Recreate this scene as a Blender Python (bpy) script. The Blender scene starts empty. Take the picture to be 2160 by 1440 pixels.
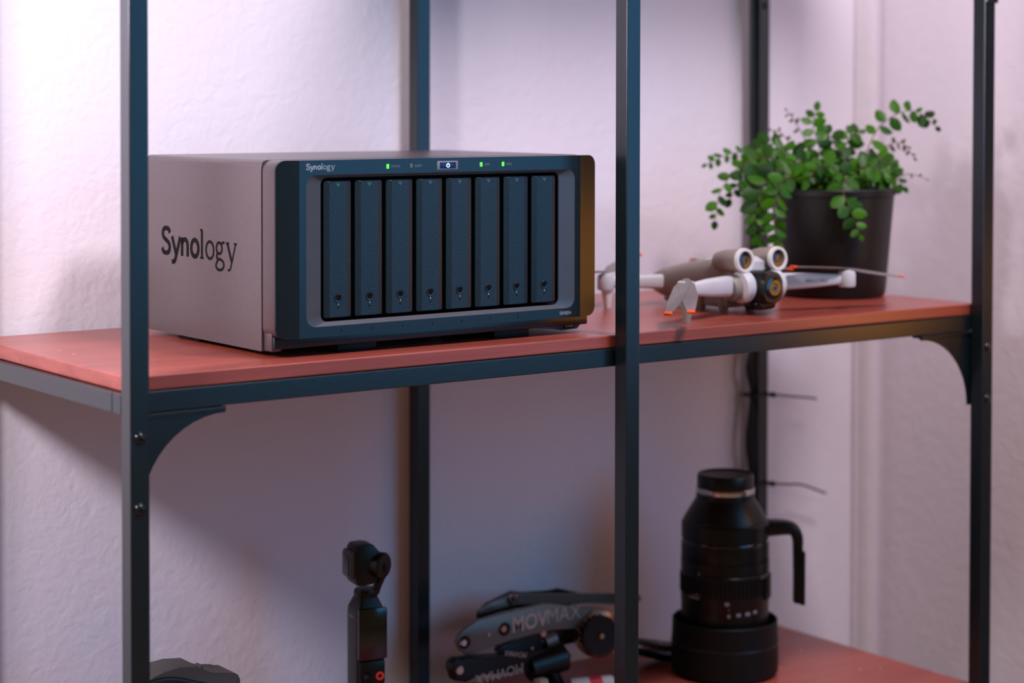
import bpy, bmesh, math, random
from mathutils import Vector, Matrix
random.seed(7)
scene = bpy.context.scene
COL = scene.collection
S = 0.001            # everything below is written in millimetres
FLOOR = 900.0        # the middle shelf board's top is z = 0; the floor lies 900 mm below

def W(x, y, z):
    return Vector((x * S, y * S, (z + FLOOR) * S))

# ------------------------------------------------------------------ camera
cam_d = bpy.data.cameras.new('camera')
cam = bpy.data.objects.new('camera', cam_d)
COL.objects.link(cam)
yaw, pitch, roll = math.radians(36.55), math.radians(-1.53), math.radians(0.08)
fwd = Vector((math.sin(yaw) * math.cos(pitch), math.cos(yaw) * math.cos(pitch), math.sin(pitch)))
right = Vector((math.cos(yaw), -math.sin(yaw), 0))
up = right.cross(fwd)
r2 = right * math.cos(roll) + up * math.sin(roll)
u2 = -right * math.sin(roll) + up * math.cos(roll)
m = Matrix((r2, u2, -fwd)).transposed().to_4x4()
m.translation = W(-674.81, -1402.75, 213.83)
cam.matrix_world = m
cam_d.sensor_width = 36.0
cam_d.lens = 36.0 * 4208.92 / 2160.0
cam_d.shift_y = -(720 - 330.73) / 2160.0
cam_d.clip_start = 0.05
cam_d.dof.use_dof = True
cam_d.dof.focus_distance = 1.765
cam_d.dof.aperture_fstop = 4.0
scene.camera = cam

# ------------------------------------------------------------------ light
scene.view_settings.view_transform = 'Standard'
scene.view_settings.look = 'None'
scene.view_settings.gamma = 1.0
scene.view_settings.exposure = 0.0
scene.view_settings.use_curve_mapping = False
world = bpy.data.worlds.new('room_air')
scene.world = world
world.use_nodes = True
bg = world.node_tree.nodes['Background']
bg.inputs[0].default_value = (1.0, 0.74, 0.28, 1)
bg.inputs[1].default_value = 0.115

def area(name, loc, target, sx, sy, power, col):
    d = bpy.data.lights.new(name, 'AREA')
    d.shape = 'RECTANGLE'; d.size = sx; d.size_y = sy; d.energy = power; d.color = col
    o = bpy.data.objects.new(name, d); COL.objects.link(o)
    o.location = W(*loc)
    o.rotation_euler = (W(*target) - W(*loc)).to_track_quat('-Z', 'Y').to_euler()
    return o
def bulb(name, loc, radius, power, col):
    d = bpy.data.lights.new(name, 'POINT'); d.shadow_soft_size = radius; d.energy = power; d.color = col
    o = bpy.data.objects.new(name, d); COL.objects.link(o); o.location = W(*loc)
    return o
# ceiling lamp of the room, a lamp standing to the left of the shelves with an added fill light near it,
# and a cool window beyond the right wall
bulb('ceiling_lamp_light', (700, -750, 1450), 0.15, 98.0, (1.0, 0.89, 0.99))
bulb('left_lamp_light', (-560, -150, 430), 0.06, 24.0, (0.96, 0.90, 1.0))
bulb('left_wall_fill_light', (-430, 110, 340), 0.06, 8.0, (1.0, 0.86, 1.0))  # added fill, brightens the wall left of the storage box
area('window_light_cool', (1320, -1560, 440), (360, 60, 60), 1.05, 1.25, 11.0, (0.10, 0.48, 1.0))
bulb('orange_lamp_light', (1120, -280, 10), 0.09, 1.25, (1.0, 0.38, 0.03))

# ------------------------------------------------------------------ materials
def new_mat(name):
    mt = bpy.data.materials.new(name); mt.use_nodes = True
    nt = mt.node_tree
    return mt, nt, nt.nodes['Principled BSDF']
def N(nt, kind, **kw):
    n = nt.nodes.new(kind)
    for k, v in kw.items():
        if k in n.inputs: n.inputs[k].default_value = v
        else: setattr(n, k, v)
    return n
def plain(name, col, rough=0.5, metal=0.0, spec=0.5, var=0.12, scale=60.0, bump=0.0, bscale=900.0, coat=0.0):
    mt, nt, p = new_mat(name)
    tc = N(nt, 'ShaderNodeTexCoord')
    nz = N(nt, 'ShaderNodeTexNoise', Scale=scale, Detail=3.0)
    nt.links.new(tc.outputs['Object'], nz.inputs['Vector'])
    rp = N(nt, 'ShaderNodeValToRGB')
    rp.color_ramp.elements[0].position = 0.3; rp.color_ramp.elements[1].position = 0.7
    rp.color_ramp.elements[0].color = tuple(c * (1 - var) for c in col) + (1,)
    rp.color_ramp.elements[1].color = tuple(min(1, c * (1 + var)) for c in col) + (1,)
    nt.links.new(nz.outputs['Fac'], rp.inputs['Fac'])
    nt.links.new(rp.outputs['Color'], p.inputs['Base Color'])
    p.inputs['Roughness'].default_value = rough
    p.inputs['Metallic'].default_value = metal
    p.inputs['Specular IOR Level'].default_value = spec
    p.inputs['Coat Weight'].default_value = coat
    if bump > 0:
        n2 = N(nt, 'ShaderNodeTexNoise', Scale=bscale, Detail=2.0)
        nt.links.new(tc.outputs['Object'], n2.inputs['Vector'])
        b = N(nt, 'ShaderNodeBump', Strength=bump, Distance=0.0004)
        nt.links.new(n2.outputs['Fac'], b.inputs['Height'])
        nt.links.new(b.outputs['Normal'], p.inputs['Normal'])
    return mt
def glow(name, col, strength, base=(0.02, 0.02, 0.02)):
    mt, nt, p = new_mat(name)
    p.inputs['Base Color'].default_value = base + (1,)
    p.inputs['Emission Color'].default_value = col + (1,)
    p.inputs['Emission Strength'].default_value = strength
    p.inputs['Roughness'].default_value = 0.3
    return mt
def plaster(name, col):
    mt, nt, p = new_mat(name)
    tc = N(nt, 'ShaderNodeTexCoord')
    a = N(nt, 'ShaderNodeTexNoise', Scale=75.0, Detail=4.0, Roughness=0.5, Distortion=0.5)
    b = N(nt, 'ShaderNodeTexNoise', Scale=160.0, Detail=3.0)
    c = N(nt, 'ShaderNodeTexNoise', Scale=4.0, Detail=2.0)
    for n in (a, b, c): nt.links.new(tc.outputs['Object'], n.inputs['Vector'])
    rp = N(nt, 'ShaderNodeValToRGB')
    rp.color_ramp.elements[0].position = 0.35; rp.color_ramp.elements[1].position = 0.65
    rp.color_ramp.elements[0].color = tuple(k * 0.97 for k in col) + (1,)
    rp.color_ramp.elements[1].color = col + (1,)
    nt.links.new(c.outputs['Fac'], rp.inputs['Fac'])
    nt.links.new(rp.outputs['Color'], p.inputs['Base Color'])
    b1 = N(nt, 'ShaderNodeBump', Strength=0.6, Distance=0.0014)
    b2 = N(nt, 'ShaderNodeBump', Strength=0.4, Distance=0.0008)
    nt.links.new(a.outputs['Fac'], b1.inputs['Height'])
    nt.links.new(b.outputs['Fac'], b2.inputs['Height'])
    nt.links.new(b1.outputs['Normal'], b2.inputs['Normal'])
    nt.links.new(b2.outputs['Normal'], p.inputs['Normal'])
    p.inputs['Roughness'].default_value = 0.85
    return mt
def red_wood(name):
    mt, nt, p = new_mat(name)
    tc = N(nt, 'ShaderNodeTexCoord')
    mp = N(nt, 'ShaderNodeMapping'); mp.inputs['Scale'].default_value = (3.0, 26.0, 90.0)
    nt.links.new(tc.outputs['Object'], mp.inputs['Vector'])
    n1 = N(nt, 'ShaderNodeTexNoise', Scale=1.0, Detail=5.0, Distortion=1.2)
    nt.links.new(mp.outputs['Vector'], n1.inputs['Vector'])
    rp = N(nt, 'ShaderNodeValToRGB')
    e = rp.color_ramp.elements
    e[0].position = 0.25; e[1].position = 0.8
    e[0].color = (0.25, 0.045, 0.028, 1); e[1].color = (0.41, 0.086, 0.057, 1)
    nt.links.new(n1.outputs['Fac'], rp.inputs['Fac'])
    # dust flecks and nicks in the varnish
    n2 = N(nt, 'ShaderNodeTexVoronoi', Scale=34.0)
    nt.links.new(tc.outputs['Object'], n2.inputs['Vector'])
    fl = N(nt, 'ShaderNodeValToRGB'); fl.color_ramp.interpolation = 'LINEAR'
    fl.color_ramp.elements[0].position = 0.03; fl.color_ramp.elements[0].color = (1, 1, 1, 1)
    fl.color_ramp.elements[1].position = 0.07; fl.color_ramp.elements[1].color = (0, 0, 0, 1)
    nt.links.new(n2.outputs['Distance'], fl.inputs['Fac'])
    n3 = N(nt, 'ShaderNodeTexNoise', Scale=9.0, Detail=1.0)
    nt.links.new(tc.outputs['Object'], n3.inputs['Vector'])
    gt = N(nt, 'ShaderNodeMath', operation='GREATER_THAN'); gt.inputs[1].default_value = 0.56
    nt.links.new(n3.outputs['Fac'], gt.inputs[0])
    mu = N(nt, 'ShaderNodeMath', operation='MULTIPLY')
    nt.links.new(fl.outputs['Color'], mu.inputs[0]); nt.links.new(gt.outputs[0], mu.inputs[1])
    mx = N(nt, 'ShaderNodeMix', data_type='RGBA')
    nt.links.new(mu.outputs[0], mx.inputs['Factor'])
    nt.links.new(rp.outputs['Color'], mx.inputs['A']); mx.inputs['B'].default_value = (0.75, 0.5, 0.45, 1)
    nt.links.new(mx.outputs['Result'], p.inputs['Base Color'])
    b = N(nt, 'ShaderNodeBump', Strength=0.18, Distance=0.0006)
    nt.links.new(n1.outputs['Fac'], b.inputs['Height'])
    nt.links.new(b.outputs['Normal'], p.inputs['Normal'])
    p.inputs['Roughness'].default_value = 0.34
    p.inputs['Specular IOR Level'].default_value = 0.45
    p.inputs['Coat Weight'].default_value = 0.2
    p.inputs['Coat Roughness'].default_value = 0.22
    return mt
M = {}
M['wall'] = plaster('white_plaster', (0.83, 0.775, 0.84))
M['trim'] = plain('white_paint', (0.68, 0.62, 0.66), 0.5, var=0.03)
M['floor'] = plain('oak_floor', (0.32, 0.20, 0.12), 0.5, var=0.25, scale=8)
M['door'] = plain('dark_wood', (0.055, 0.026, 0.014), 0.5, var=0.2, scale=12)
M['wood'] = red_wood('red_stained_wood')
M['metal'] = plain('black_powder_coat', (0.0035, 0.0085, 0.0110), 0.27, var=0.3, scale=300, spec=0.65, bump=0.12, bscale=1500)
M['screw'] = plain('black_zinc', (0.02, 0.02, 0.022), 0.18, metal=0.6, spec=0.7)
M['nas_shell'] = plain('grey_brown_metal_shell', (0.115, 0.088, 0.090), 0.30, metal=0.35, var=0.05, scale=200, bump=0.06, bscale=2500)
M['nas_dark'] = plain('blue_black_plastic', (0.006, 0.0125, 0.0165), 0.30, var=0.1, scale=200, spec=0.5)
M['nas_inner'] = plain('slate_plastic', (0.062, 0.068, 0.084), 0.32, var=0.05, spec=0.5)
M['tray'] = plain('textured_tray_plastic', (0.008, 0.020, 0.029), 0.36, var=0.25, scale=700, spec=0.5, bump=0.7, bscale=1100)
M['bay'] = plain('bay_black', (0.004, 0.004, 0.004), 0.8, var=0.1)
M['void'] = plain('slot_black', (0.004, 0.003, 0.003), 0.7, var=0.1, spec=0.12)
M['print'] = plain('grey_print', (0.42, 0.45, 0.50), 0.6, var=0.03)
M['print_dim'] = plain('dim_print', (0.20, 0.21, 0.23), 0.6, var=0.03)
M['chrome'] = plain('bright_steel', (0.55, 0.54, 0.55), 0.22, metal=1.0, var=0.05)
M['green'] = glow('green_led', (0.06, 1.0, 0.02), 3.0)
M['green_dim'] = glow('green_led_dim', (0.05, 1.0, 0.05), 0.07)
M['off_led'] = plain('unlit_led', (0.16, 0.14, 0.12), 0.3, var=0.05)
M['blue'] = glow('blue_power_light', (0.01, 0.06, 0.8), 0.10, (0.004, 0.006, 0.012))
M['blue_white'] = glow('white_blue_symbol', (0.30, 0.62, 1.0), 5.0)
M['usb_blue'] = plain('usb_blue', (0.02, 0.10, 0.36), 0.4, var=0.05)
M['brass'] = plain('brass', (0.45, 0.33, 0.16), 0.3, metal=0.9, var=0.1)
M['black'] = plain('black_plastic', (0.003, 0.003, 0.003), 0.36, var=0.15, spec=0.35)
M['black_gloss'] = plain('black_glass', (0.003, 0.003, 0.004), 0.18, var=0.05, spec=0.6, coat=0.3)
M['rubber'] = plain('black_rubber', (0.0035, 0.0033, 0.003), 0.55, var=0.15, spec=0.22)
M['pot'] = plain('black_matt_pot', (0.0045, 0.0032, 0.0026), 0.45, var=0.2, spec=0.35)
M['soil'] = plain('brown_soil', (0.10, 0.045, 0.02), 0.95, var=0.5, scale=180, bump=1.0, bscale=300)
M['stem'] = plain('brown_stem', (0.085, 0.045, 0.015), 0.6, var=0.2)
M['dry'] = plain('dry_leaf', (0.060, 0.034, 0.012), 0.7, var=0.3)
M['drone'] = plain('warm_grey_plastic', (0.27, 0.22, 0.18), 0.45, var=0.05)
M['drone_light'] = plain('light_grey_plastic', (0.62, 0.60, 0.62), 0.4, var=0.03)
M['prop'] = plain('grey_propeller', (0.20, 0.17, 0.165), 0.4, var=0.05)
M['orange'] = plain('orange_tip', (0.85, 0.10, 0.02), 0.45, var=0.05)
M['arm_grey'] = plain('anodised_grey', (0.155, 0.130, 0.108), 0.4, metal=0.3, var=0.06, scale=200)
M['arm_text'] = plain('engraved_light', (0.52, 0.42, 0.36), 0.5, var=0.05)
M['gold_bolt'] = plain('warm_bolt', (0.50, 0.38, 0.30), 0.25, metal=0.9, var=0.1)
M['dark_grey'] = plain('dark_grey_plastic', (0.060, 0.055, 0.050), 0.5, var=0.08)
M['red'] = plain('red_plastic', (0.75, 0.03, 0.05), 0.4, var=0.05)
M['white'] = plain('white_plastic', (0.75, 0.70, 0.68), 0.4, var=0.03)
M['beige'] = plain('beige_plastic', (0.42, 0.36, 0.27), 0.5, var=0.06)
M['red_mark'] = plain('red_mark', (0.75, 0.06, 0.02), 0.5, var=0.03)
def leaf_mat():
    mt, nt, p = new_mat('fern_leaf')
    tc = N(nt, 'ShaderNodeTexCoord'); oi = N(nt, 'ShaderNodeObjectInfo')
    rp = N(nt, 'ShaderNodeValToRGB')
    rp.color_ramp.elements[0].color = (0.006, 0.045, 0.001, 1)
    rp.color_ramp.elements[1].color = (0.055, 0.20, 0.002, 1)
    nt.links.new(oi.outputs['Random'], rp.inputs['Fac'])
    nt.links.new(rp.outputs['Color'], p.inputs['Base Color'])
    p.inputs['Roughness'].default_value = 0.45
    p.inputs['Specular IOR Level'].default_value = 0.3
    tr = N(nt, 'ShaderNodeBsdfTranslucent')
    nt.links.new(rp.outputs['Color'], tr.inputs['Color'])
    mx = N(nt, 'ShaderNodeMixShader'); mx.inputs[0].default_value = 0.25
    nt.links.new(p.outputs[0], mx.inputs[1]); nt.links.new(tr.outputs[0], mx.inputs[2])
    nt.links.new(mx.outputs[0], nt.nodes['Material Output'].inputs['Surface'])
    return mt
M['leaf'] = leaf_mat()

# ------------------------------------------------------------------ mesh helpers (millimetres)
def link(name, me, mat, parent=None, loc=(0, 0, 0), rot=None):
    o = bpy.data.objects.new(name, me)
    if mat is not None and not me.materials: me.materials.append(M[mat])
    COL.objects.link(o)
    o.parent = parent
    o.location = Vector(loc) * S if parent else W(*loc)
    if rot: o.rotation_euler = [math.radians(a) for a in rot]
    return o
def mesh_of(name, bm, smooth=28):
    bmesh.ops.remove_doubles(bm, verts=bm.verts, dist=1e-4)
    bmesh.ops.recalc_face_normals(bm, faces=bm.faces)
    bmesh.ops.scale(bm, vec=(S, S, S), verts=bm.verts)
    me = bpy.data.meshes.new(name); bm.to_mesh(me); bm.free()
    if smooth:
        me.polygons.foreach_set('use_smooth', [True] * len(me.polygons))
        me.set_sharp_from_angle(angle=math.radians(smooth))
    return me
def obj(name, bm, mat, parent=None, loc=(0, 0, 0), rot=None, smooth=28):
    return link(name, mesh_of(name, bm, smooth), mat, parent, loc, rot)
def thing(name, label, cat, loc, rotz=0.0, group=None, rot=None):
    o = bpy.data.objects.new(name, None); COL.objects.link(o)
    o.empty_display_size = 0.02
    o.location = W(*loc)
    o.rotation_euler = [math.radians(a) for a in rot] if rot else (0, 0, math.radians(rotz))
    o['label'] = label; o['category'] = cat
    if group: o['group'] = group
    return o
def struct(o):
    o['kind'] = 'structure'; return o
def NB(): return bmesh.new()
def box(bm, x0, x1, y0, y1, z0, z1, bev=0.0, seg=2):
    vs = [bm.verts.new((x, y, z)) for x in (x0, x1) for y in (y0, y1) for z in (z0, z1)]
    fs = [bm.faces.new([vs[i] for i in q]) for q in ((0, 1, 3, 2), (4, 6, 7, 5), (0, 4, 5, 1), (2, 3, 7, 6), (0, 2, 6, 4), (1, 5, 7, 3))]
    if bev > 0:
        es = list({e for f in fs for e in f.edges})
        bmesh.ops.bevel(bm, geom=es, offset=bev, segments=seg, profile=0.5, affect='EDGES')
    return bm
def lathe(bm, prof, n=40, c=(0, 0), axis='z'):
    def pt(r, h, a):
        u, v = c[0] + r * math.cos(a), c[1] + r * math.sin(a)
        return (u, v, h) if axis == 'z' else ((h, u, v) if axis == 'x' else (u, h, v))
    rings = []
    for r, h in prof:
        if r < 1e-6: rings.append([bm.verts.new(pt(0, h, 0))])
        else: rings.append([bm.verts.new(pt(r, h, 2 * math.pi * k / n)) for k in range(n)])
    for a, b in zip(rings, rings[1:]):
        for k in range(n):
            k2 = (k + 1) % n
            if len(a) == 1 and len(b) == 1: continue
            if len(a) == 1: bm.faces.new((a[0], b[k], b[k2]))
            elif len(b) == 1: bm.faces.new((a[k], b[0], a[k2]))
            else: bm.faces.new((a[k], b[k], b[k2], a[k2]))
    return bm
def cyl(bm, p0, p1, r, n=16, r1=None, bev=0.0):
    a, b = Vector(p0), Vector(p1)
    return tube(bm, [a, b], [r, r if r1 is None else r1], n)
def tube(bm, pts, r, n=8, caps=True, closed=False):
    pts = [Vector(p) for p in pts]
    rs = r if isinstance(r, (list, tuple)) else [r] * len(pts)
    rings = []; prev = None
    L = len(pts)
    for i, p in enumerate(pts):
        if closed: t = pts[(i + 1) % L] - pts[i - 1]
        else: t = pts[min(i + 1, L - 1)] - pts[max(i - 1, 0)]
        t.normalize()
        if prev is None:
            ref = Vector((0, 0, 1)) if abs(t.z) < 0.9 else Vector((1, 0, 0))
            u = t.cross(ref).normalized()
        else:
            u = (prev - t * prev.dot(t)).normalized()
        prev = u; v = t.cross(u)
        rings.append([bm.verts.new(p + (u * math.cos(2 * math.pi * k / n) + v * math.sin(2 * math.pi * k / n)) * rs[i]) for k in range(n)])
    pairs = list(zip(rings, rings[1:]))
    if closed: pairs.append((rings[-1], rings[0]))
    for a, b in pairs:
        for k in range(n):
            bm.faces.new((a[k], a[(k + 1) % n], b[(k + 1) % n], b[k]))
    if caps and not closed:
        bm.faces.new(rings[0][::-1]); bm.faces.new(rings[-1])
    return bm
def prism(bm, poly, a, b, plane='xz', bev=0.0):
    """polygon in a plane, extruded along the third axis from a to b"""
    def pt(u, v, w):
        return {'xz': (u, w, v), 'xy': (u, v, w), 'yz': (w, u, v)}[plane]
    va = [bm.verts.new(pt(u, v, a)) for u, v in poly]
    vb = [bm.verts.new(pt(u, v, b)) for u, v in poly]
    n = len(poly)
    fa = bm.faces.new(va); fb = bm.faces.new(vb[::-1])
    for k in range(n): bm.faces.new((va[k], vb[k], vb[(k + 1) % n], va[(k + 1) % n]))
    if bev > 0:
        es = list(set(fa.edges) | set(fb.edges))
        bmesh.ops.bevel(bm, geom=es, offset=bev, segments=2, profile=0.5, affect='EDGES')
    return bm
def loft(bm, secs):
    rings = [[bm.verts.new(p) for p in s] for s in secs]
    n = len(rings[0])
    for a, b in zip(rings, rings[1:]):
        for k in range(n): bm.faces.new((a[k], a[(k + 1) % n], b[(k + 1) % n], b[k]))
    bm.faces.new(rings[0][::-1]); bm.faces.new(rings[-1])
    return bm
def superell(cx, cz, w, h, n=24, e=3.0):
    out = []
    for k in range(n):
        a = 2 * math.pi * k / n
        c, s = math.cos(a), math.sin(a)
        out.append((cx + 0.5 * w * math.copysign(abs(c) ** (2 / e), c), cz + 0.5 * h * math.copysign(abs(s) ** (2 / e), s)))
    return out
def rrect(x0, x1, z0, z1, r, seg=6):
    pts = []
    for cx, cz, a0 in ((x1 - r, z1 - r, 0), (x0 + r, z1 - r, 90), (x0 + r, z0 + r, 180), (x1 - r, z0 + r, 270)):
        for k in range(seg + 1):
            a = math.radians(a0 + 90.0 * k / seg)
            pts.append((cx + r * math.cos(a), cz + r * math.sin(a)))
    return pts
def crom(pts, n=6, closed=False):
    out = []; L = len(pts)
    P = [Vector(p) for p in pts]
    rng = range(L) if closed else range(L - 1)
    for i in rng:
        p0 = P[(i - 1) % L] if closed or i > 0 else P[i] * 2 - P[i + 1]
        p1, p2 = P[i], P[(i + 1) % L]
        p3 = P[(i + 2) % L] if closed or i + 2 < L else p2 * 2 - p1
        for k in range(n):
            t = k / n
            out.append(0.5 * ((2 * p1) + (p2 - p0) * t + (2 * p0 - 5 * p1 + 4 * p2 - p3) * t * t + (3 * p1 - p0 - 3 * p2 + p3) * t ** 3))
    if not closed: out.append(P[-1])
    return out
def ribbon(bm, pts, w, mapf, closed=False, depth=0.3):
    """flat pen stroke with thickness; pts 2-D, w width or list, mapf(u, v, d) -> 3-D"""
    P = [Vector(p) for p in pts]; L = len(P)
    ws = w if isinstance(w, (list, tuple)) else [w] * L
    A = []; B = []
    for i, p in enumerate(P):
        t = (P[(i + 1) % L] - P[i - 1]) if closed else (P[min(i + 1, L - 1)] - P[max(i - 1, 0)])
        t.normalize(); nrm = Vector((-t.y, t.x))
        A.append(p + nrm * ws[i] / 2); B.append(p - nrm * ws[i] / 2)
    va = [bm.verts.new(mapf(q.x, q.y, depth)) for q in A]; vb = [bm.verts.new(mapf(q.x, q.y, depth)) for q in B]
    wa = [bm.verts.new(mapf(q.x, q.y, 0)) for q in A]; wb = [bm.verts.new(mapf(q.x, q.y, 0)) for q in B]
    rng = range(L) if closed else range(L - 1)
    for i in rng:
        j = (i + 1) % L
        bm.faces.new((va[i], va[j], vb[j], vb[i]))
        bm.faces.new((va[i], wa[i], wa[j], va[j]))
        bm.faces.new((vb[i], vb[j], wb[j], wb[i]))
    if not closed:
        for i in (0, L - 1): bm.faces.new((va[i], vb[i], wb[i], wa[i]))
    return bm
def text_mesh(txt, size, offset=0.0, depth=0.15, align='LEFT', space=1.0):
    cu = bpy.data.curves.new('lettering', 'FONT')
    cu.body = txt; cu.size = size * S; cu.extrude = depth * S / 2; cu.offset = offset * S
    cu.align_x = align; cu.resolution_u = 3; cu.space_character = space
    o = bpy.data.objects.new('lettering', cu); COL.objects.link(o)
    bpy.context.view_layer.update()
    me = bpy.data.meshes.new_from_object(o.evaluated_get(bpy.context.evaluated_depsgraph_get()))
    bpy.data.objects.remove(o); bpy.data.curves.remove(cu)
    return me
def text(name, txt, size, mat, parent, loc, rot, sx=1.0, **kw):
    o = link(name, text_mesh(txt, size, **kw), mat, parent, loc, rot)
    o.scale = (sx, 1, 1)
    return o

# ------------------------------------------------------------------ the room
WALL_Y, WALL_X = 370.0, 1219.0
bm = NB(); box(bm, -3000, WALL_X + 120, WALL_Y, WALL_Y + 100, -FLOOR, 1700)
struct(obj('wall_back', bm, 'wall', smooth=0))
bm = NB(); box(bm, WALL_X, WALL_X + 100, -130, WALL_Y, -FLOOR, 1700)
struct(obj('wall_right', bm, 'wall', smooth=0))
# boxed-in pipe with a rounded face, up the corner of the room
bm = NB()
prof = [(WALL_X, WALL_Y), (WALL_X - 42, WALL_Y), (WALL_X - 42, WALL_Y - 5)] + [(WALL_X - 36 + 30 * k / 8, WALL_Y - 5 - 14 * math.sin(math.pi * k / 8) ** .7) for k in range(9)] + [(WALL_X, WALL_Y - 5)]
prism(bm, prof, -FLOOR, 1700, 'xy')
struct(obj('trim_1', bm, 'trim'))
bm = NB(); box(bm, -3000, 3200, -3600, WALL_Y, -FLOOR - 60, -FLOOR)
struct(obj('floor', bm, 'floor', smooth=0))
bm = NB()
box(bm, WALL_X + 6, WALL_X + 46, -560, -130, -FLOOR, 1150, 2)
box(bm, WALL_X + 2, WALL_X + 8, -500, -190, -780, -60, 2)
box(bm, WALL_X + 2, WALL_X + 8, -500, -190, 60, 1000, 2)
struct(obj('added_door_1', bm, 'door'))  # unseen door, added and kept dark for what bezel and rails reflect

# ------------------------------------------------------------------ shelving unit
PS, PW, PD, X2 = 16.2, 1005.2, 359.3, 495.65
unit = thing('shelving_unit', 'black square-tube metal shelving unit with red-stained wooden boards in the room corner', 'shelf', (0, 0, -FLOOR))
def UZ(z): return z + FLOOR
posts = {}
me = None
for key, (x, y) in {'P1': (0, 0), 'P2': (X2, 0), 'P3': (PW - PS, 0), 'B0': (0, PD - PS), 'B1': (X2, PD - PS), 'B2': (PW - PS, PD - PS)}.items():
    if me is None:
        bm = NB(); box(bm, 0, PS, 0, PS, 0, UZ(700), 0.7, 2)
        me = mesh_of('post', bm, 15)
    posts[key] = link('post', me, 'metal', unit, (x, y, 0))
def screw(parent, x, z, y=0.0):
    bm = NB()
    lathe(bm, [(0.01, -2.9), (1.6, -2.8), (3.4, -2.1), (4.6, -0.9), (5.0, 0.1)], 20, axis='y')
    s = obj('screw', bm, 'screw', parent, (x, y, UZ(z)))
    bm = NB()
    box(bm, -2.2, 2.2, -3.05, -2.0, -0.45, 0.45); box(bm, -0.45, 0.45, -3.05, -2.0, -2.2, 2.2)
    obj('cross_slot', bm, 'void', s, (0, 0, 0))
for z in (-45, -100):
    screw(posts['P1'], 8.0, z); screw(posts['P3'], 8.0, z)
screw(posts['B2'], 8.5, 332, -0.2)
bm = NB(); box(bm, 0.5, PS + 3.4, -2.2, 4, 0, 110, 2.0)
obj('post_sleeve', bm, 'metal', posts['P3'], (0, 0, UZ(321)), smooth=15)
RH, TB = 16.3, 12.1
def level(z, xa, xb, gussets):
    def rail(x0, x1, y0, y1):
        bm = NB(); box(bm, x0, x1, y0, y1, UZ(z - TB - RH), UZ(z - TB), 0.9, 2)
        return obj('rail', bm, 'metal', unit, smooth=15)
    fr = rail(xa, xb, 16.4, 32.4)
    rail(xa, xb, 326, 342.4)
    rail(xa, xa + PS, 32.6, 325.8); rail(xb - PS, xb, 32.6, 325.8)
    bm = NB(); box(bm, xa + 6.5, xb - 4.5, 19.6, 342.8, UZ(z - TB + 0.05), UZ(z), 1.4, 3)
    obj('shelf_board', bm, 'wood', unit, smooth=15)
    if gussets:
        for side in (0, 1):
            xo = (lambda u: xa + PS + u) if side == 0 else (lambda u: xb - PS - u)
            zt = z - 29.2
            poly = [(xo(-8), UZ(zt)), (xo(76), UZ(zt)), (xo(76), UZ(zt - 5))]
            for k in range(1, 13):
                a = math.radians(90 * k / 12)
                poly.append((xo(76 - 74 * math.sin(a)), UZ(zt - 79 + 74 * math.cos(a))))
            poly += [(xo(-8), UZ(zt - 79))]
            bm = NB(); prism(bm, poly, 18.2, 20.2, 'xz')
            g = obj('corner_gusset', bm, 'metal', unit, smooth=15)
            bm = NB(); x0, x1 = sorted((xo(-8), xo(76)))
            box(bm, x0, x1, 16.5, 31, UZ(zt - 3.2), UZ(zt - 0.4), 0.7)
            obj('gusset_flange', bm, 'metal', g, smooth=15)
    return fr
level(0, 0, PW, True)
level(-411.3, 0, PW, False)
level(655, X2, PW, False)

# cable running down the back post, with two cable ties
bm = NB()
pts = crom([(983, 352, 420), (984, 351, 120), (983, 350, 20), (984, 349, -70), (978, 349, -104), (984.5, 349, -137), (978, 349, -190), (984.5, 349, -246), (983, 350, -330), (984, 350, -880)], 6)
tube(bm, pts, 3.2, 10)
cable = obj('power_cable', bm, 'black', None, (0, 0, 0))
cable['label'] = 'black cable running down the back corner post of the shelving'; cable['category'] = 'cable'
for z, zz, lab in ((-137, -149, 'upper'), (-245, -268, 'lower')):
    bm = NB()
    ring = [(985 + (10 * math.cos(a) + 9.5) * 1.0, 350 + 14 * math.sin(a), z) for a in [2 * math.pi * k / 24 for k in range(24)]]
    ring = [(994 + 17 * math.copysign(abs(math.cos(a)) ** .5, math.cos(a)), 351.5 + 12.5 * math.copysign(abs(math.sin(a)) ** .5, math.sin(a)), z) for a in [2 * math.pi * k / 24 for k in range(24)]]
    tube(bm, ring, 1.4, 6, closed=True)
    tube(bm, crom([(1009, 340, z), (1035, 340, z - 4), (1062, 341, z - 8), (1086 if z > -200 else 1103, 342, zz)], 5), [1.4] * 16, 6)
    box(bm, 1005.5, 1011, 335, 341, z - 3, z + 3, 0.8)
    t = obj('cable_tie', bm, 'black', None, (0, 0, 0))
    t['label'] = lab + ' of the two black cable ties with a long tail on the back corner post'; t['category'] = 'cable tie'

# ------------------------------------------------------------------ network storage box
NW, NH, ND, SEAM = 343.0, 166.0, 243.0, 27.3
nas = thing('network_storage', 'grey and black eight-bay network storage box on the middle shelf', 'storage device', (155.2, 43.63, 0), 0.25)
def arch(x0, x1, z0, z1, r, seg=6):
    """outline with rounded top corners only"""
    pts = [(x1, z0)]
    for cx, a0 in ((x1 - r, 0), (x0 + r, 90)):
        for k in range(seg + 1):
            a = math.radians(a0 + 90.0 * k / seg)
            pts.append((cx + r * math.cos(a), z1 - r + r * math.sin(a)))
    pts.append((x0, z0))
    return pts
bm = NB(); prism(bm, arch(0, NW, 4.6, NH, 5.5), SEAM + 0.5, ND, 'xz', 0.5)
shell = obj('case_shell', bm, 'nas_shell', nas, smooth=18)
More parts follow.
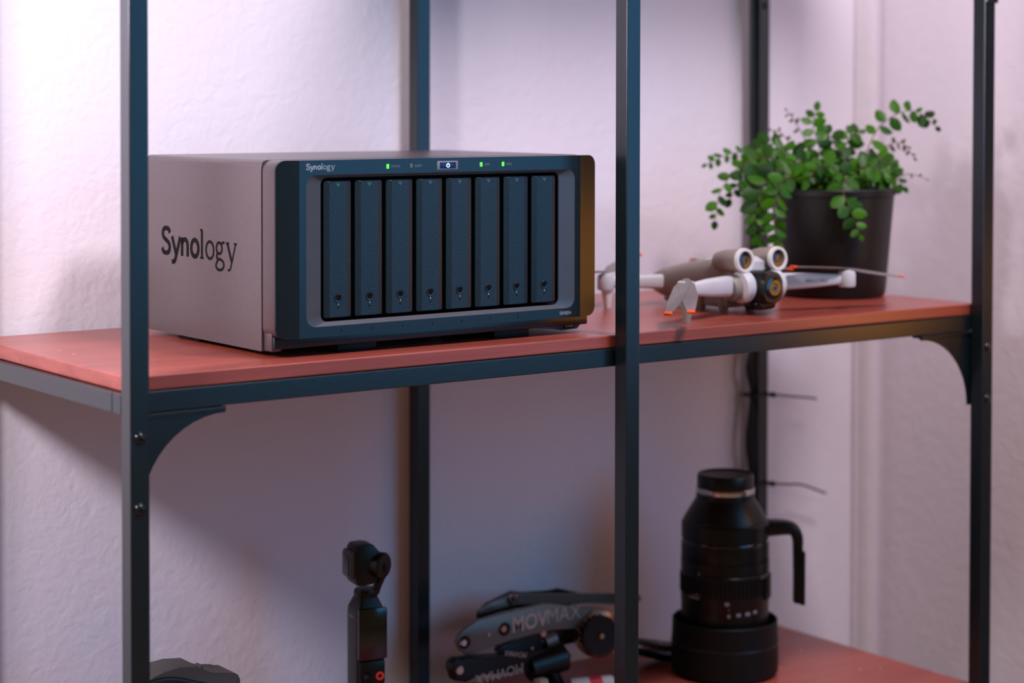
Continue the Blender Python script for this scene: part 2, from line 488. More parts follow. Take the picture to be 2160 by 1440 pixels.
# bezel shell: rounded rectangle ring behind the dark face
bm = NB()
ro, ri = rrect(0.5, NW - 0.5, 16.4, NH - 0.2, 9.0, 8), rrect(43.5, 299.5, 28.6, 150.8, 6.0, 8)
lv = [[bm.verts.new((x, y, z)) for x, z in pts] for pts, y in ((ri, 5.2), (ro, 5.2), (ro, SEAM - 1.3), ([(171.5 + (x - 171.5) * .996, 91 + (z - 91) * .992) for x, z in ro], SEAM - 0.5), (ri, SEAM - 0.5))]
for A, B in zip(lv, lv[1:] + lv[:1]):
    for k in range(36): bm.faces.new((A[k], A[(k + 1) % 36], B[(k + 1) % 36], B[k]))
obj('bezel_shell', bm, 'nas_shell', nas)
# dark recessed plinth under the bezel
bm = NB(); box(bm, 3, NW - 3, 11, SEAM + 2, 7.2, 17.5, 1.0)
obj('plinth', bm, 'nas_dark', nas)
bm = NB(); box(bm, 2, 12, 14, SEAM, 5.0, 26, 1.2); 
obj('side_lug', bm, 'nas_shell', nas)
# dark front face with its wide rounded opening
BX, BY = 20.75, 4.0
def face_y(x):
    d = max(0.0, BX - min(x, NW - x)) / BX
    return BY * d
def zlim(x):
    r = 9.0; d = min(x, NW - x)
    return r - math.sqrt(max(0, r * r - (r - d) ** 2)) if d < r else 0.0
ZB, ZT = 16.2, NH
bm = NB()
SEG = 8
inner = rrect(27.5, 315.5, 25.2, 153.4, 9.0, SEG)
outer = []
for i, (x, z) in enumerate(inner):
    q = i // (SEG + 1)
    outer.append([(NW - BX, ZT), (BX, ZT), (BX, ZB), (NW - BX, ZB)][q])
step2 = rrect(43.5, 299.5, 28.6, 150.8, 6.0, SEG)
def loop(pts, y): return [bm.verts.new((x, y, z)) for x, z in pts]
Lo, Li, Ls = loop(outer, 0.0), loop(inner, 0.0), loop(step2, 3.4)
n = len(inner)
for A, B in ((Lo, Li),):
    for k in range(n):
        q = [A[k], A[(k + 1) % n], B[(k + 1) % n], B[k]]
        try: bm.faces.new(q)
        except ValueError: pass
xs = [BX, 17, 13, 9, 6.5, 4.5, 3, 1.8, 0.9, 0.3, 0.0]
for side in (0, 1):
    prev = None
    for x in xs:
        X = x if side == 0 else NW - x
        zl = zlim(x)
        a = bm.verts.new((X, face_y(x), ZB + zl)); b = bm.verts.new((X, face_y(x), ZT - zl))
        if prev: bm.faces.new((prev[0], a, b, prev[1]))
        prev = (a, b)
# rim turned back so that the face is solid
rim = [(x, z) for x, z in rrect(0, NW, ZB, ZT, 9.0, 8)]
ra = [bm.verts.new((x, face_y(x), z)) for x, z in rim]; rb = [bm.verts.new((x, 6.0, z)) for x, z in rim]
for k in range(len(rim)):
    bm.faces.new((ra[k], ra[(k + 1) % len(rim)], rb[(k + 1) % len(rim)], rb[k]))
bmesh.ops.dissolve_degenerate(bm, dist=1e-4, edges=bm.edges)
face = obj('front_face', bm, 'nas_dark', nas, smooth=4)
bm = NB()
Li, Ls, Ld = loop(inner, 0.0), loop(step2, 3.4), loop(step2, 5.0)
for A, B in ((Li, Ls), (Ls, Ld)):
    for k in range(n): bm.faces.new((A[k], A[(k + 1) % n], B[(k + 1) % n], B[k]))
obj('bay_surround', bm, 'nas_inner', nas, smooth=30)
bm = NB()
La, Lb = loop(step2, 4.8), loop(step2, 24.5)
bm.faces.new(Lb)
for k in range(n): bm.faces.new((La[k], La[(k + 1) % n], Lb[(k + 1) % n], Lb[k]))
obj('bay_back', bm, 'bay', nas)
# trays
TW, TZ0, TZ1 = 27.2, 31.4, 148.2
def tray_mesh():
    bm = NB()
    # front outline (y is depth): back 30, shoulders 6.2, face 4.4 -> trays stand in front of the bay's black back
    f = rrect(-TW / 2 + 5.0, TW / 2 - 5.0, TZ0 + 0.6, TZ1 - 1.2, 0.4, 3)
    s = rrect(-TW / 2, TW / 2, TZ0, TZ1, 2.0, 3)
    A = [bm.verts.new((x, 3.0, z)) for x, z in f]
    B = [bm.verts.new((x, 4.6, z)) for x, z in s]
    C = [bm.verts.new((x, 4.8 + 0.2, z)) for x, z in s]
    D = [bm.verts.new((x, 24.0, z)) for x, z in s]
    bm.faces.new(A)
    k2 = len(f)
    for P_, Q in ((A, B), (B, C), (C, D)):
        for k in range(k2): bm.faces.new((P_[k], P_[(k + 1) % k2], Q[(k + 1) % k2], Q[k]))
    bm.faces.new(D[::-1])
    return mesh_of('drive_tray', bm, 6)
tm = tray_mesh()
bm = NB(); lathe(bm, [(2.0, 0.1), (2.0, -0.5), (2.8, -0.7), (3.5, -0.7), (4.1, -0.1), (4.1, 0.2)], 24, axis='y'); lock_me = mesh_of('lock_ring', bm)
bm = NB(); lathe(bm, [(0.01, -0.25), (2.2, -0.25), (2.2, 0.2)], 6, axis='y'); hex_me = mesh_of('keyhole', bm)
bm = NB(); box(bm, -0.5, 0.5, -0.5, 0.1, -6.6, -4.2, 0.2); tick_me = mesh_of('lock_mark', bm)
bm = NB(); box(bm, -0.3, 0.3, -0.22, 0.1, -9.2, -6.7); slot_me = mesh_of('lock_slot', bm)
bm = NB(); prism(bm, [(-2.4, 1.5), (2.4, 1.5), (0, -2.0)], -0.12, 0.2, 'xz'); arr_me = mesh_of('release_arrow', bm)
for i in range(8):
    cx = 171.5 + (i - 3.5) * 31.67
    t = link('drive_tray', tm, 'tray', nas, (cx, 0, 0))
    k = link('lock_ring', lock_me, 'screw', t, (0, 3.0, 47.8))
    link('keyhole', hex_me, 'void', t, (0, 3.0, 47.8))
    link('lock_mark', tick_me, 'chrome', t, (0, 3.0, 47.8))
    link('lock_slot', slot_me, 'void', t, (0, 3.0, 47.8))
    a = bpy.data.objects.new('release_arrow', arr_me.copy()); a.data.materials.append(M['green_dim' if i in (0, 1) else 'nas_inner'])
    COL.objects.link(a); a.parent = t; a.location = Vector((0, 3.0, 144.4)) * S
# power button, leds, lettering on the face
bm = NB(); box(bm, 160.8, 183.2, -0.5, 0.4, 155.4, 163.3, 0.5); box(bm, 162.2, 181.8, -0.6, 0.3, 156.4, 162.3, 0.2)
pf = obj('power_button_frame', bm, 'print_dim', nas)
bm = NB(); box(bm, 163.4, 180.6, -0.9, 0.2, 156.7, 162.1, 0.4)
pb = obj('power_button', bm, 'blue', nas)
bm = NB()
mp = lambda u, v, d: (172 + u, -0.9 - d, 159.3 + v)
ribbon(bm, [(1.6 * math.sin(a), 1.6 * math.cos(a)) for a in [math.radians(35 + 290 * k / 14) for k in range(15)]], 0.6, mp, depth=0.12)
ribbon(bm, [(0, 0.4), (0, 2.3)], 0.6, mp, depth=0.12)
obj('power_symbol', bm, 'blue_white', pb)
for x, mt in ((109.1, 'green'), (133.7, 'off_led'), (208.6, 'green'), (232.9, 'green')):
    bm = NB(); box(bm, x - 1.3, x + 1.3, -0.25, 0.3, 157.6, 161.4, 0.3)
    obj('status_led', bm, mt, nas)
UPR = (90, 0, 0)
for x, tx in ((112.6, 'STATUS'), (137.2, 'ALERT'), (211.9, 'LAN1'), (236.2, 'LAN2')):
    text('led_caption', tx, 2.9, 'print_dim', nas, (x, -0.05, 158.5), UPR, sx=0.92)
text('model_number', 'DS1825+', 4.2, 'print', nas, (298.2, -0.05, 19.3), UPR, sx=0.86)
for x in (61.9, 93, 124.3, 155.8, 187.5, 218.8, 250):
    bm = NB(); box(bm, x - 0.35, x + 0.35, -0.05, 0.3, 19.4, 22.0)
    obj('vent_mark', bm, 'void', nas)

def logo(mapf, k, bold, thin, depth):
    """maker's name as pen strokes; unit = x-height"""
    bm = NB()
    def st(pts, w, smooth=True, closed=False):
        p = crom([(a, b) for a, b in pts], 6, closed) if smooth else [Vector(q) for q in pts]
        ribbon(bm, [(q[0] * k, q[1] * k) for q in p], [x * k for x in w] if isinstance(w, list) else w * k, mapf, closed, depth)
    b, t = bold, thin
    st([(1.0, 1.18), (.86, 1.36), (.58, 1.42), (.28, 1.34), (.17, 1.12), (.28, .9), (.58, .76), (.88, .6), (.98, .36), (.84, .13), (.54, .06), (.24, .12), (.1, .32)], b)
    st([(1.26, 1.0), (1.72, 0.05)], b, False); st([(2.2, 1.0), (1.72, -.06), (1.52, -.34), (1.24, -.38)], b)
    st([(2.42, 0), (2.42, 1.0)], b, False); st([(2.42, .66), (2.58, .86), (2.82, .9), (3.0, .78), (3.06, .55), (3.06, 0)], b)
    st([(3.88 + .40 * math.cos(a), .5 + .44 * math.sin(a)) for a in [2 * math.pi * q / 12 for q in range(12)]], b, True, True)
    st([(4.68, 0.02), (4.68, 1.52)], t * 1.35, False); st([(4.5, 1.5), (4.7, 1.52)], t * .8, False); st([(4.5, 0.03), (4.86, 0.03)], t * .7, False)
    st([(5.56 + .42 * math.cos(a), .5 + .45 * math.sin(a)) for a in [2 * math.pi * q / 12 for q in range(12)]],
       t, True, True)
    st([(6.58 + .30 * math.cos(a), .66 + .29 * math.sin(a)) for a in [2 * math.pi * q / 12 for q in range(12)]], t, True, True)
    st([(6.82, .86), (6.98, .98), (7.14, .95)], t * .9)
    st([(6.40, .40), (6.30, .22), (6.46, .1), (6.8, .06), (7.04, -.08), (7.04, -.3), (6.8, -.46), (6.46, -.46), (6.24, -.32), (6.3, -.12), (6.46, .06)], t)
    st([(7.46, .96), (7.92, .02)], t * 1.3, False); st([(8.34, .96), (7.9, -.08), (7.72, -.4), (7.5, -.42)], t * .8)
    st([(7.32, .97), (7.64, .97)], t * .7, False); st([(8.16, .97), (8.46, .97)], t * .7, False)
    return bm
kk = 16.7
bm = logo(lambda u, v, d: (-d, 211 - u, 76.4 + v), kk, 0.25, 0.15, 0.25)
obj('side_lettering', bm, 'void', nas, smooth=0)
kf = 28.2 / 8.44
bm = logo(lambda u, v, d: (27.3 + u, -d, 158.0 + v), kf, 0.25, 0.14, 0.08)
obj('front_lettering', bm, 'print', nas, smooth=0)
# usb corner, feet
bm = NB()
prism(bm, [(290, 13), (343 - 3, 13), (343 - 3, 7.0), (333, 7.0), (329, 3.4), (310, 2.9), (300, 4.8), (270, 7.4)], 13, 40, 'xz')
ub = obj('usb_corner', bm, 'nas_dark', nas)
bm = NB(); box(bm, 313, 325, 12.6, 20, 4.6, 11.6, 0.3); us = obj('usb_port', bm, 'void', nas)
bm = NB(); box(bm, 314.4, 323.6, 12.4, 19, 8.2, 10.4); obj('usb_tongue', bm, 'usb_blue', us)
bm = NB()
for q in range(4): box(bm, 314.8 + q * 2.3, 316.4 + q * 2.3, 12.4, 19, 5.6, 7.8)
obj('usb_contacts', bm, 'brass', us)
for x0, x1, y0, y1 in ((68, 108, 16, 50), (235, 275, 16, 50), (6, 46, 150, 190), (297, 337, 150, 190)):
    bm = NB(); box(bm, x0, x1, y0, y1, 0, 7.6, 0.8)
    obj('foot', bm, 'rubber', nas)

# ------------------------------------------------------------------ potted fern
px, py = 942.0, 176.0
fern = thing('potted_fern', 'green fern in a black tapered pot at the right end of the middle shelf', 'plant', (px, py, 0))
bm = NB()
lathe(bm, [(0, 0.5), (54, 0), (57.5, 1.5), (59.3, 5), (63, 50), (68.2, 112), (70, 113), (70.2, 119), (69, 120.5), (66.5, 119), (65.5, 105), (0.01, 104)], 64)
obj('pot', bm, 'pot', fern)
bm = NB()
lathe(bm, [(0.01, 114), (30, 116), (52, 113), (65.6, 110)], 36)
for v in bm.verts: v.co.z += random.uniform(-2.5, 2.5)
obj('soil', bm, 'soil', fern)
def leaf_mesh(w, l, name='leaflet'):
    bm = NB()
    prof = [(0, 0), (.16, .36), (.36, .52), (.6, .5), (.82, .34), (1.0, 0)]
    rows = []
    for t, h in prof:
        rows.append((t * l, h * w, -0.10 * l * t * t))
    L_ = [bm.verts.new((x, h, z - abs(h) * .25)) for x, h, z in rows]
    C_ = [bm.verts.new((x, 0, z)) for x, h, z in rows]
    R_ = [bm.verts.new((x, -h, z - abs(h) * .25)) for x, h, z in rows]
    for i in range(len(rows) - 1):
        for A, B in ((L_, C_), (C_, R_)):
            f = [A[i], A[i + 1], B[i + 1], B[i]]
            f = [v for j, v in enumerate(f) if all((v.co - o.co).length > 1e-6 for o in f[:j])]
            if len(f) >= 3: bm.faces.new(f)
    return mesh_of(name, bm, 60)
leafs = [leaf_mesh(8.5, 13), leaf_mesh(10, 14.5), leaf_mesh(7.2, 11)]
for l_ in leafs: l_.materials.append(M['leaf'])
dry_l = leaf_mesh(5.0, 10, 'leaflet'); dry_l.materials.append(M['dry'])
SCR = Vector((math.cos(yaw), -math.sin(yaw), 0))    # sideways across the pot
TOW = Vector((-math.sin(yaw), -math.cos(yaw), 0))   # towards the room
def fpt(a, b, z): return SCR * a + TOW * b + Vector((0, 0, z))
leaf_count = 0
def frond(ctrl, nl, size=1.0, dry=False, droop=0.2, start=0.12, rad=0.75):
    global leaf_count
    path = crom([fpt(*c) for c in ctrl], 8)
    bm = NB(); L = len(path)
    tube(bm, path, [max(0.3, rad * (1 - 0.6 * i / L)) for i in range(L)], 5)
    fr = obj('frond', bm, 'stem', fern)
    for q in range(nl):
        t = start + (1 - start) * q / max(1, nl - 1)
        t = min(t, 0.995)
        i = min(int(t * (L - 1)), L - 2)
        p = path[i].lerp(path[i + 1], t * (L - 1) - i)
        tg = (path[i + 1] - path[i]).normalized()
        # the blade of the frond hangs open towards the room
        face = (TOW * 0.9 + Vector((0, 0, 0.45)) + SCR * random.uniform(-.45, .45)).normalized()
        side = face.cross(tg).normalized() * (1 if q % 2 else -1)
        d = (side * 0.95 + tg * random.uniform(.2, .5) + Vector((0, 0, -droop + random.uniform(-.15, .1)))).normalized()
        if q == nl - 1: d = tg
        zz = (face - d * face.dot(d)).normalized(); yy = zz.cross(d)
        rot = Matrix((d, yy, zz)).transposed() @ Matrix.Rotation(random.uniform(-.55, .55), 3, 'X')
        me = dry_l if dry else random.choice(leafs)
        o = bpy.data.objects.new('leaflet', me); COL.objects.link(o); o.parent = fr
        sc = size * 1.38 * (1.0 - 0.5 * t ** 2.5) * random.uniform(.85, 1.15)
        o.matrix_local = Matrix.Translation(p * S) @ rot.to_4x4() @ Matrix.Scale(sc, 4)
        leaf_count += 1
# (sideways, towards the room, height)
frond([(20, 10, 114), (34, 8, 155), (52, 0, 188), (78, -4, 205), (100, -8, 203), (118, -12, 188)], 15, 1.05, start=.3)          # long arch to the right
frond([(18, 12, 114), (10, 50, 135), (0, 68, 122), (8, 76, 98), (18, 78, 72)], 16, 1.15, droop=.05)                            # hanging in front of the pot
frond([(-30, 20, 114), (-62, 30, 150), (-100, 32, 150), (-128, 30, 118), (-134, 28, 84)], 18, 1.1)                              # far left, hanging
frond([(-34, 10, 114), (-70, 14, 146), (-100, 16, 136), (-116, 16, 108)], 16, 1.15)
frond([(-30, 30, 114), (-62, 44, 140), (-84, 48, 122), (-92, 50, 92), (-86, 50, 66)], 18, 1.2)
frond([(-36, 0, 114), (-74, -4, 156), (-112, -8, 158), (-140, -10, 146)], 13, .8, start=.35)
frond([(-28, 24, 114), (-56, 44, 134), (-70, 56, 112), (-72, 58, 80), (-66, 58, 62)], 18, 1.15)
frond([(-20, -10, 114), (-50, -14, 160), (-76, -16, 168), (-96, -16, 150)], 16, 1.1)
frond([(-24, 5, 114), (-44, 10, 152), (-62, 14, 164), (-82, 16, 150)], 15, 1.1)
frond([(-6, 0, 114), (-14, 0, 160), (-22, -2, 190), (-18, -4, 206)], 14, 1.05)
frond([(0, 5, 114), (4, 10, 150), (-4, 16, 176), (-14, 18, 184)], 14, 1.1)
frond([(6, -5, 114), (14, -8, 158), (20, -8, 178), (30, -8, 182)], 14, 1.1)
frond([(10, 20, 114), (22, 36, 140), (34, 46, 146), (48, 52, 138)], 13, 1.05)
frond([(16, 6, 114), (36, 12, 146), (52, 16, 154), (66, 18, 142)], 14, 1.05)
frond([(24, 10, 114), (46, 16, 134), (62, 18, 138), (76, 18, 122)], 14, 1.05)
frond([(22, -8, 114), (40, -12, 142), (56, -14, 150), (70, -16, 138)], 12, 1.0)
frond([(-4, 24, 114), (-12, 44, 142), (-24, 54, 146), (-36, 58, 130)], 13, 1.1)
frond([(4, 28, 114), (2, 48, 136), (-6, 58, 140)], 9, 1.0)
frond([(-14, 16, 114), (-34, 26, 146), (-48, 32, 150), (-60, 36, 132)], 13, 1.1)
frond([(28, 0, 114), (56, -2, 162), (78, -4, 170), (92, -5, 154)], 9, .8, dry=True, start=.45)
frond([(-8, -6, 114), (-24, -8, 162), (-40, -9, 192), (-50, -9, 206)], 7, .7, dry=True, start=.5)
frond([(30, 6, 114), (62, 8, 128), (84, 8, 136), (104, 8, 130)], 5, .5, dry=True, start=.4)
frond([(-20, -4, 114), (-42, -6, 160), (-58, -6, 182), (-72, -6, 184)], 6, .6, dry=True, start=.5)
# fine inner growth that cannot be counted
bm = NB()
for q in range(760):
    a = random.uniform(0, 6.283); r = 58 * math.sqrt(random.random())
    c = Vector((r * math.cos(a), r * math.sin(a), 114 + random.random() ** 1.4 * (52 - 0.5 * r)))
    d = Vector((random.gauss(0, 1), random.gauss(0, 1), random.gauss(0, .6))).normalized()
    u = d.cross(Vector((random.gauss(0, 1), random.gauss(0, 1), random.gauss(0, 1)))).normalized()
    l = random.uniform(6, 12); w = l * .36
    vs = [bm.verts.new(c + d * l * a_ + u * w * b_) for a_, b_ in ((-.5, 0), (-.15, .9), (.25, .8), (.5, 0), (.2, -.85), (-.2, -.9))]
    bm.faces.new(vs)
ig = obj('inner_foliage', bm, 'leaf', fern, smooth=0)
ig['kind'] = 'stuff'

# ------------------------------------------------------------------ drone (nose towards the room)
drone = thing('camera_drone', 'small grey unfolded camera drone with orange propeller tips on the middle shelf', 'drone', (733, 150, 0), 0)
def sec(y, cx, cz, w, h, e=3.2, n=28): return [(x, y, z) for x, z in superell(cx, cz, w, h, n, e)]
bm = NB()
loft(bm, [sec(-62, 0, 40, 44, 26), sec(-58, 0, 40, 52, 34), sec(-40, 0, 38, 56, 42), sec(-10, 0, 33, 58, 42), sec(25, 0, 28, 58, 38), sec(52, 0, 25, 54, 32), sec(66, 0, 24, 44, 24), sec(70, 0, 24, 34, 16)])
body = obj('body', bm, 'drone', drone, smooth=50)
bm = NB(); loft(bm, [sec(-72, 0, 49, 40, 9), sec(-60, 0, 52, 46, 12), sec(-30, 0, 52, 44, 12), sec(10, 0, 45, 38, 8)])
obj('top_cover', bm, 'drone_light', drone, smooth=50)
for s in (-1, 1):
    bm = NB()
    lathe(bm, [(0.01, -40), (9, -40), (11.2, -52), (12.2, -74), (12.2, -79), (10.4, -80), (9.2, -78), (0.01, -77)], 28, c=(0, 0), axis='y')
    hs = obj('vision_sensor_housing', bm, 'drone', drone, (s * 23, 0, 50.5), (-4, 0, 0))
    bm = NB(); lathe(bm, [(9.0, -79.2), (9.4, -81), (12.0, -81), (12.5, -79), (12.5, -77)], 28, axis='y')
    obj('sensor_rim', bm, 'white', hs)
    bm = NB(); lathe(bm, [(0.01, -79.6), (3, -79.8), (8.8, -79.0), (9.2, -78)], 24, axis='y')
    ln = obj('sensor_lens', bm, 'black_gloss', hs)
    bm = NB(); lathe(bm, [(2.6, -80.4), (4.2, -80.4), (4.6, -79.6)], 20, axis='y')
    obj('lens_ring', bm, 'dark_grey', ln)
# gimbal camera between the two white fork ends
bm = NB(); loft(bm, [sec(-97, 0, 28, 26, 28, 3), sec(-93, 0, 28, 31, 33, 3), sec(-70, 0, 28, 33, 34, 3.4), sec(-62, 0, 28, 28, 28, 4)])
gim = obj('gimbal_camera', bm, 'black', drone, smooth=50)
bm = NB(); lathe(bm, [(0.01, -97.5), (4, -98.2), (9.0, -98.6), (11.4, -97.6), (11.4, -94)], 28, c=(0, 28), axis='y')
obj('camera_lens', bm, 'black_gloss', gim)
bm = NB(); lathe(bm, [(2.2, -98.9), (3.4, -98.9), (3.8, -98.2)], 18, c=(0, 28), axis='y')
obj('lens_glint_ring', bm, 'arm_grey', gim)
bm = NB(); box(bm, -14, 14, -88, -66, 5.5, 16, 4.0); lathe(bm, [(0.01, -90), (4, -89.5), (5, -86), (5, -80)], 16, c=(-7, 12), axis='y')
obj('gimbal_bracket', bm, 'black', drone, smooth=50)
for s in (-1, 1):
    bm = NB(); lathe(bm, [(0.01, s * 15), (14.5, s * 15), (16.4, s * 17.5), (16.4, s * 24), (14.6, s * 27), (0.01, s * 27.4)], 32, c=(-74, 29), axis='x')
    obj('front_arm_hub', bm, 'drone_light', drone)
    bm = NB(); lathe(bm, [(0.01, s * 26), (13.5, s * 26), (14, s * 30), (12, s * 36), (0.01, s * 37)], 28, c=(-68, 28), axis='x')
    obj('arm_knuckle', bm, 'drone', drone)
def prop_blade(l, w):
    bm = NB()
    pts = [(0, -2.5), (l * .2, -w * .55), (l * .55, -w * .5), (l * .93, -w * .32), (l * .93, w * .2), (l * .55, w * .5), (l * .2, w * .45), (0, 2.5)]
    top = [bm.verts.new((x, y, 0.6 + (y / w) * 2.4)) for x, y in pts]; bot = [bm.verts.new((x, y, -0.3 + (y / w) * 2.4)) for x, y in pts]
    bm.faces.new(top); bm.faces.new(bot[::-1])
    for k in range(len(pts)): bm.faces.new((top[k], bot[k], bot[(k + 1) % len(pts)], top[(k + 1) % len(pts)]))
    me = mesh_of('propeller_blade', bm, 40)
    bm = NB(); box(bm, l * .93, l, -w * .32, w * .16, -1.0, 1.2, 0.5)
    return me, mesh_of('blade_tip', bm)
blade_me, tip_me = prop_blade(70, 16)
def arm(name, root, tip, blades, r0=8.5, r1=6.2, mat='drone_light', foot=None, label_text=False, tilt=0):
    root, tip = Vector(root), Vector(tip)
    d = (tip - root); L = d.length; d.normalize()
    side = d.cross(Vector((0, 0, 1))).normalized(); upv = side.cross(d)
    bm = NB()
    secs = []
    for t, w, h in ((0, r0 * .9, r0 * 1.9), (.06, r0, r0 * 2.1), (.5, r0 * .92, r0 * 1.8), (.9, r1, r1 * 2.0), (1.0, r1 * .8, r1 * 1.5)):
        c = root + d * L * t
        secs.append([tuple(c + side * x + upv * z) for x, z in superell(0, 0, w * 1.5, h, 16, 3.5)])
    loft(bm, secs)
    a = obj(name, bm, mat, drone, smooth=50)
    bm = NB()
    lathe(bm, [(0.01, -8), (8.2, -8), (9, -6), (9, 5), (8, 8), (3, 9.5), (0.01, 9.5)], 26)
    mo = obj('motor', bm, 'drone_light', drone, tuple(tip + d * 4))
    mo.rotation_euler = (math.radians(tilt), 0, 0)
    for ang, tl in blades:
        b = link('propeller_blade', blade_me, 'prop', mo, (0, 0, 10.5))
        b.rotation_euler = (0, math.radians(tl), math.radians(ang))
        tp = link('blade_tip', tip_me, 'orange', b, (0, 0, 0))
    if foot:
        bm = NB()
        b0 = tip + d * 2
        loft(bm, [[(b0.x + x, b0.y + y, foot[1]) for x, y in superell(0, 0, 6, 7, 12)], [(b0.x + x, b0.y + y, b0.z - 4) for x, y in superell(0, 0, 14, 12, 12)]])
        obj('landing_foot', bm, foot[0], drone, smooth=50)
    return a
arm('front_arm', (-34, -68, 30), (-116, -98, 33), [(-146, 24), (-126, 22)], foot=('drone', 0.2), r0=10)
fa = arm('front_arm', (34, -68, 31), (102, -95, 32), [(-12, 9), (172, -4)], r1=5.6)
arm('rear_arm', (-24, 44, 26), (-84, 62, 27), [(195, -4), (20, -12)], r0=7.5, mat='drone_light', foot=('white', 0.2))
arm('rear_arm', (24, 44, 26), (104, 66, 27), [(100, 0), (-80, 2)], r0=7.5, foot=('white', 0.2))
dv = Vector((82, -28, 2)).normalized()
tx = text('arm_lettering', 'MINI 3 PRO', 5.6, 'print_dim', drone, (58, -76 - 8.2, 29.5), (90, 0, math.degrees(math.atan2(-28, 82))), sx=0.9, depth=0.2)
for s, xx, yy in ((-1, -16, -40), (1, 16, -46), (-1, -18, -8)):
    bm = NB()
    loft(bm, [[(xx + x, yy + y, 0.1) for x, y in superell(0, 0, 7, 9, 12)], [(xx + x, yy + y, 20) for x, y in superell(0, 0, 13, 16, 12)]])
    obj('belly_foot', bm, 'dark_grey' if s > 0 else 'drone', drone, smooth=50)
bm = NB(); box(bm, -20, 20, -50, 50, 5, 16, 3)
obj('belly_sensor_plate', bm, 'drone', drone)

# ------------------------------------------------------------------ long camera lens standing on its hood
LZ = -411.25
lens = thing('telephoto_lens', 'large black telephoto lens standing upright on its hood on the lower shelf', 'camera lens', (815, 212, LZ))
K = 1 / 1.914
def rz(pairs): return [(r * K, (1416 - y) * K) for r, y in pairs]
bm = NB(); lathe(bm, [(0.01, 0.2), (46, 0)] + rz([(104, 1416), (112, 1408), (112.5, 1370), (112, 1350), (110.5, 1318), (110.5, 1302), (108.5, 1300), (106, 1303), (105, 1330), (0.02, 1332)]), 64)
hood = obj('lens_hood', bm, 'rubber', lens)
bm = NB(); lathe(bm, rz([(111.6, 1352), (112.9, 1349), (111.9, 1346)]), 64)
obj('hood_band', bm, 'black', hood)
bm = NB(); lathe(bm, rz([(90, 1334), (92, 1300), (92, 1262), (93, 1260), (93, 1200), (91.5, 1198), (91.5, 1196), (93, 1194), (93, 1172), (0.02, 1171)]), 64)
barrel = obj('barrel', bm, 'black', lens)
bm = NB()
for k in range(60):
    a = 2 * math.pi * k / 60; c, s = math.cos(a), math.sin(a)
    r = 93.2 * K
    b0 = len(bm.verts)
    t = Vector((-s, c, 0)); o = Vector((c, s, 0))
    vs = [bm.verts.new(o * (r + dr) + t * dt + Vector((0, 0, (1416 - yy) * K))) for dr, dt, yy in ((0, -1.5, 1242), (.9, -1.0, 1242), (.9, 1.0, 1242), (0, 1.5, 1242), (0, -1.5, 1206), (.9, -1.0, 1206), (.9, 1.0, 1206), (0, 1.5, 1206))]
    for q in ((0, 1, 5, 4), (1, 2, 6, 5), (2, 3, 7, 6), (0, 3, 2, 1), (4, 5, 6, 7)): bm.faces.new([vs[i] for i in q])
obj('ribbed_grip_ring', bm, 'rubber', barrel)
bm = NB(); lathe(bm, rz([(91, 1172), (92.4, 1165), (92.4, 1140), (89.5, 1137), (89.5, 1132), (92, 1129), (92, 1098), (89, 1094), (0.02, 1093)]), 64)
coll = obj('tripod_collar', bm, 'black', lens)
bm = NB(); lathe(bm, rz([(90, 1139), (91, 1137), (91, 1134), (90, 1132)]), 64); obj('collar_seam', bm, 'black_gloss', coll)
bm = NB(); lathe(bm, rz([(88, 1094), (87, 1089), (66, 1054), (62, 1048), (61.5, 1036), (0.02, 1035)]), 64)
obj('mount_cone', bm, 'black', lens)
bm = NB(); lathe(bm, rz([(60.5, 1037), (61.5, 1035), (61.5, 1027), (60, 1025)]), 64); obj('mount_ring', bm, 'chrome', lens)
bm = NB(); lathe(bm, rz([(58, 1027), (59.5, 1022), (59.5, 1001), (57.5, 996), (54, 996), (52, 999), (0.02, 999)]), 64); obj('rear_cap', bm, 'black', lens)
# tripod foot on the right: arm, bend, plate
def side_pt(a, b, z): return SCR * a + TOW * b + Vector((0, 0, z))
arm_px = [(80, 1112), (120, 1110), (142, 1114), (152, 1132), (153, 1160), (154, 1215), (154, 1268)]
bm = NB()
secs = []
pth = crom([(a * K, (1416 - y) * K) for a, y in arm_px], 5)
for i, q in enumerate(pth):
    t = (pth[min(i + 1, len(pth) - 1)] - pth[max(i - 1, 0)]).normalized(); nn = Vector((-t.y, t.x))
    f = i / (len(pth) - 1)
    th = (17 - 7 * min(1, f * 1.6)) * K
    hw = (19 - 4 * min(1, f * 2)) * K * 1.3
    secs.append([tuple(side_pt(q.x + nn.x * v, u, q.y + nn.y * v)) for u, v in superell(0, 0, 2 * hw, 2 * th, 16, 3.5)])
loft(bm, secs)
fo = obj('tripod_foot', bm, 'black', lens, smooth=50)
bm = NB()
pl = [[tuple(side_pt(x * K, u, (1416 - y) * K)) for u, x in ((-12, 156), (-12, 166), (12, 166), (12, 156))] for y in (1160, 1270)]
loft(bm, pl); obj('foot_plate', bm, 'black', fo, smooth=20)
bm = NB()
for y in (1161, 1268):
    p = side_pt(164 * K, 8, (1416 - y) * K); lathe_p = [(0.01, p.z + 2), (1.6, p.z + 1.6), (1.8, p.z - 1)]
    lathe(bm, lathe_p, 12, c=(p.x, p.y))
obj('plate_stop_screws', bm, 'chrome', fo)
